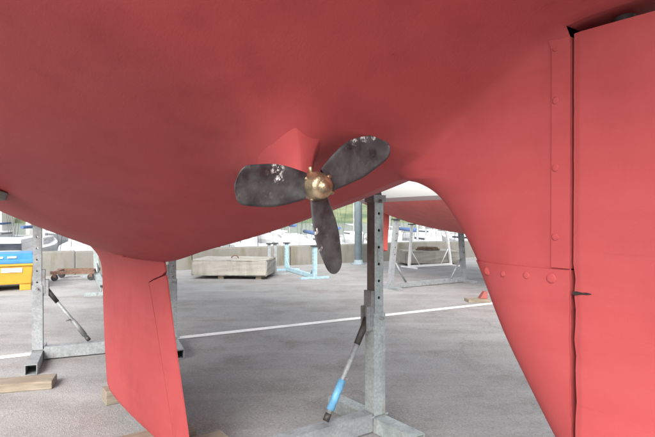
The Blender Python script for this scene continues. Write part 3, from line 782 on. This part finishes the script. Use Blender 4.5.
# ------------------------------------------------------------------ yard things
def mooring_block(label, c, ang, L_, w_, h_, z):
    o_ = empty('concrete_block', (c[0], c[1], 0), label, 'concrete block', rz=ang)
    m_ = MB(); vs = []; n = 9; rr = random.Random(int(L_ * 100))
    e1 = Vector((math.cos(ang), math.sin(ang), 0)); e2 = Vector((-e1.y, e1.x, 0)); cc = Vector((c[0], c[1], 0))
    m_.box(cc + UP * (z + h_ / 2), e1 * L_ / 2, e2 * w_ / 2, UP * h_ / 2)
    b = m_.build('block', 'block_concrete', o_, bevel=.03)
    bm = bmesh.new(); bm.from_mesh(b.data); bmesh.ops.subdivide_edges(bm, edges=bm.edges[:], cuts=3, use_grid_fill=True)
    for v in bm.verts: v.co += Vector((rr.uniform(-1, 1), rr.uniform(-1, 1), rr.uniform(-.8, .8))) * .010
    bm.to_mesh(b.data); bm.free()
    MB().tube([cc + e1 * (.08 * math.cos(t * .5)) + UP * (z + h_ + .07 * math.sin(t * .5) - .01) for t in range(7)], .014, 8).build('lifting_eye', 'rust', o_)
    for sx in (-.12, .38):
        MB().box(cc + e1 * L_ * sx - e2 * w_ * .1 + UP * (z / 2), e1 * .06, e2 * w_ * .32, UP * (z / 2 - .001)).build('bearer', 'timber', o_)
    return o_
mooring_block('pale concrete mooring block raised on bearers, beside the grey trestle', (-2.02, 11.35), R(-6), 1.62, .95, .34, .07)
mooring_block('concrete mooring block with rusty rope coiled on top, behind the tubular cradle', (2.75, 14.3), R(8), 1.5, .8, .33, .05)
m_ = MB(); rr = random.Random(2)
for k in range(3):
    rad = .24 - .025 * k; pts = [(2.75 + rad * math.cos(q * .5) * 1.3 + rr.uniform(-.02, .02), 14.3 + rad * math.sin(q * .5) + rr.uniform(-.02, .02), .40 + k * .025 + rr.uniform(0, .012)) for q in range(14)]
    m_.tube(pts, .018, 7)
tag(m_.build('rope_coil', 'rope'), 'rust-brown rope coil lying on a concrete block', 'rope')

# yellow grit bin with blue lid
bx0, bx1, by0, by1 = -6.815, -5.445, 8.965, 9.915
bn = empty('storage_bin', ((bx0 + bx1) / 2, (by0 + by1) / 2, 0), 'yellow plastic bin with flat blue lid', 'bin')
cx, cy, hx, hy = (bx0 + bx1) / 2, (by0 + by1) / 2, (bx1 - bx0) / 2, (by1 - by0) / 2
m_ = MB(); vs = []
for z, k in ((.115, .96), (.44, 1.0)):
    for sx, sy in ((-1, -1), (1, -1), (1, 1), (-1, 1)): vs.append((cx + sx * hx * k, cy + sy * hy * k, z))
m_.add(vs, [(3, 2, 1, 0), (4, 5, 6, 7)] + [(k, (k + 1) % 4, 4 + (k + 1) % 4, 4 + k) for k in range(4)])
m_.build('body', 'yellow_plastic', bn, bevel=.018)
for sx in (-.82, 0, .82): MB().box((cx + sx * hx, cy, .058), (hx * .13, 0, 0), (0, hy * .93, 0), (0, 0, .056)).build('foot', 'yellow_plastic', bn, bevel=.008)
MB().box((cx, cy, .462), (hx * 1.04, 0, 0), (0, hy * 1.05, 0), (0, 0, .020)).build('rim', 'yellow_plastic', bn, bevel=.008)
lid = MB(); vs = []
for z, k in ((.484, 1.05), (.545, 1.04), (.66, .74)):
    for sx, sy in ((-1, -1), (1, -1), (1, 1), (-1, 1)): vs.append((cx + sx * hx * (k if k > .9 else .98), cy + sy * hy * k, z))
lid.add(vs, [(3, 2, 1, 0), (8, 9, 10, 11)] + [(j * 4 + k, j * 4 + (k + 1) % 4, j * 4 + 4 + (k + 1) % 4, j * 4 + 4 + k) for j in (0, 1) for k in range(4)])
lid = lid.build('lid', 'blue_lid', bn, bevel=.014)
MB().box((cx + hx * .52, cy - hy * 1.012, .37), (.16, 0, 0), (0, .0015, 0), (0, 0, .038)).build('sticker', 'white_sticker', bn)
for dx in (.22, .52): MB().box((cx + hx * dx, cy - hy * .895, .6035), (.07, 0, 0), Vector((0, .30, .115)).normalized() * .055, Vector((0, -.115, .30)).normalized() * .002).build('sticker', 'white_sticker', lid)

bn.rotation_euler.z = R(29)

# wheeled trolley by the wall
tr = empty('trolley', (-5.2, 10.75, 0), 'low rusty trolley on small wheels standing before the quay wall', 'trolley')
ta, tb = Vector((-5.62, 10.60, 0)), Vector((-4.86, 10.78, 0)); te = (tb - ta).normalized(); tn = Vector((-te.y, te.x, 0))
for k in (0, .55): MB().box((ta + tb) / 2 + tn * k + UP * .17, te * .42, tn * .03, UP * .03).build('side_rail', 'rust', tr)
for k in (.08, .92): MB().box(ta.lerp(tb, k) + tn * .275 + UP * .172, te * .03, tn * .24, UP * .025).build('cross_rail', 'rust', tr)
for P in (ta.lerp(tb, .06), ta.lerp(tb, .94)):
    for k in (0, .55):
        q = P + tn * k + UP * .066
        w0 = MB().cyl(q - tn * .022, q + tn * .022, .065, .065, 18).build('wheel', 'rubber', tr)
        MB().box(q + UP * .04, te * .03, tn * .028, UP * .035).build('fork', 'rust', w0)

# tall steel post by the wall
pl = empty('steel_post', (.85, 14.3, 0), 'round blue-grey steel post standing before the quay wall', 'post')
MB().cyl((.85, 14.3, .02), (.85, 14.3, 6.5), .105, .09, 20).build('shaft', 'grey_green_pile', pl)
MB().lathe((.85, 14.3, 0), UP, [(0, .2), (.018, .2), (.02, .13), (.12, .11)], 20).build('base_flange', 'grey_green_pile', pl)
MB().box((.85, 13.9, 6.5), (.09, 0, 0), (0, .45, 0), (0, 0, .05)).build('lamp_head', 'grey_green_pile', pl, bevel=.02)

# ------------------------------------------------------------------ harbour beyond the wall
WZ = -2.0
BERTH = ('moored off the quay wall', 'moored past the first pontoon', 'moored before the second pontoon')
def moored(x, y, rz, L_, kind, row):
    labels = ('white sailing boat with bare boom, ', 'white sailing boat with dark blue sail cover, ', 'small white motor boat with dark windows, ')
    grp = ('bare-boomed boats ', 'blue-covered boats ', 'motor boats ')
    root = empty('moored_boat', (x, y, WZ), labels[kind] + BERTH[row], 'boat', grp[kind] + BERTH[row], rz=rz)
    d_ = Vector((math.cos(rz), math.sin(rz), 0)); n_ = Vector((-d_.y, d_.x, 0)); o_ = Vector((x, y, WZ))
    m_ = MB(); vs = []; NS = 9
    for i in range(NS):
        u = i / (NS - 1); hb = L_ * .16 * (1 - max(0, (u - .35) / .65) ** 2.2) * (.82 + .18 * min(1, u / .3)) + .01; fb = L_ * (.105 + .05 * u * u); s = (u - .5) * L_
        for b_, z in ((0, -.2), (hb * .82, -.12), (hb * .97, fb * .5), (hb, fb)): vs.append(o_ + d_ * (s + (z * .25 if u > .8 else 0)) + n_ * b_ + UP * z)
        for b_, z in ((0, -.2), (hb * .82, -.12), (hb * .97, fb * .5), (hb, fb)): vs.append(o_ + d_ * (s + (z * .25 if u > .8 else 0)) - n_ * b_ + UP * z)
    fs = []
    for i in range(NS - 1):
        for k in range(3): a_ = i * 8 + k; fs += [(a_, a_ + 8, a_ + 9, a_ + 1), (a_ + 4, a_ + 5, a_ + 13, a_ + 12)]
        fs.append((i * 8 + 3, i * 8 + 11, i * 8 + 15, i * 8 + 7))
    fs.append((0, 1, 2, 3, 7, 6, 5, 4)); m_.add(vs, fs, False); m_.build('hull', 'white_gelcoat', root, recalc=True)
    fb = L_ * .115
    if kind == 2:
        MB().box(o_ + d_ * L_ * .05 + UP * (fb + .45), d_ * L_ * .16, n_ * L_ * .11, UP * .55).build('cabin', 'white_gelcoat', root, bevel=.08)
        MB().box(o_ + d_ * L_ * .05 + UP * (fb + .62), d_ * L_ * .162, n_ * L_ * .112, UP * .17).build('window', 'window_dark', root)
        return
    cb = MB().box(o_ + d_ * L_ * .06 + UP * (fb + .2), d_ * L_ * .2, n_ * L_ * .09, UP * .28).build('cabin', 'white_gelcoat', root, bevel=.06)
    MB().box(o_ + d_ * L_ * .06 + UP * (fb + .28), d_ * L_ * .15, n_ * L_ * .0915, UP * .07).build('window', 'window_dark', cb)
    mh = L_ * 1.25
    MB().cyl(o_ + d_ * L_ * .1 + UP * fb, o_ + d_ * L_ * .1 + UP * (fb + mh), .075, .05, 8).build('mast', 'aluminium', root)
    MB().cyl(o_ + d_ * L_ * .09 + UP * (fb + 1.25), o_ - d_ * L_ * .33 + UP * (fb + 1.3), .13 if kind else .09, .11 if kind else .07, 8).build('boom', 'blue_canvas' if kind else 'white_gelcoat', root)
    st = MB()
    for p in (d_ * L_ * .5, d_ * -L_ * .48, n_ * L_ * .15 + d_ * L_ * .08, n_ * -L_ * .15 + d_ * L_ * .08): st.cyl(o_ + p + UP * fb, o_ + d_ * L_ * .1 + UP * (fb + mh), .012, .012, 4)
    st.build('rigging', 'dark_steel', root)['kind'] = 'stuff'
rr = random.Random(17)
for row, (yy, n) in enumerate(((31, 14), (44, 17), (62, 20))):
    for i in range(n):
        x = -yy * .78 + i * (yy * 1.5 / n) + rr.uniform(-.8, .8)
        moored(x, yy + rr.uniform(-2, 2) + x * .18, R(90 if row % 2 else -90) + rr.uniform(-.12, .12) + .25, rr.uniform(7.2, 10.5), rr.choice((0, 0, 0, 1, 1, 2)), row)
for yy in (37.5, 73):
    pt = MB().box((0, yy, WZ + .28), (yy * .9, yy * .162, 0), (-.16, .9, 0), (0, 0, .22))
    o = pt.build('pontoon', 'offwhite_deck', bevel=.03)
    tag(o, 'long pale floating pontoon between the nearer moored boats' if yy < 50 else 'long pale floating pontoon between the farther moored boats', 'pontoon')
HL = ['pale waterfront house with slate roof on the far shore', 'wide pale waterfront house on the far shore', 'tall narrow pale house on the far shore']
for i in range(16):
    k = i % 3
    if 7 <= i <= 9: continue
    x = -190 + i * 24 + rr.uniform(-5, 5); y = 226 + rr.uniform(-3, 3); wd, hh = ((5.5, 6), (8.5, 5.5), (4, 8.5))[k]
    hr = empty('house', (x, y, -1.5), HL[k], 'house', ('slate-roofed houses on the far shore', 'wide houses on the far shore', 'narrow houses on the far shore')[k])
    MB().box((x, y, -2 + hh / 2 + .2), (wd, 0, 0), (0, 4.5, 0), (0, 0, hh / 2 + .2)).build('wall', 'house_wall', hr)
    t_ = MB(); z0 = -1.6 + hh
    t_.add([(x - wd - .3, y - 4.9, z0), (x + wd + .3, y - 4.9, z0), (x + wd + .3, y + 4.9, z0), (x - wd - .3, y + 4.9, z0), (x - wd - .3, y, z0 + 3.4), (x + wd + .3, y, z0 + 3.4)], [(0, 1, 5, 4), (2, 3, 4, 5), (0, 4, 3), (1, 2, 5), (3, 2, 1, 0)]); t_.build('roof', 'roof_slate', hr)
    for fl in range(int(hh // 2.8)):
        for c in range(3): MB().box((x + (c - 1) * wd * .6, y - 4.52, .2 + fl * 2.8), (.55, 0, 0), (0, .06, 0), (0, 0, .75)).build('window', 'window_dark', hr)
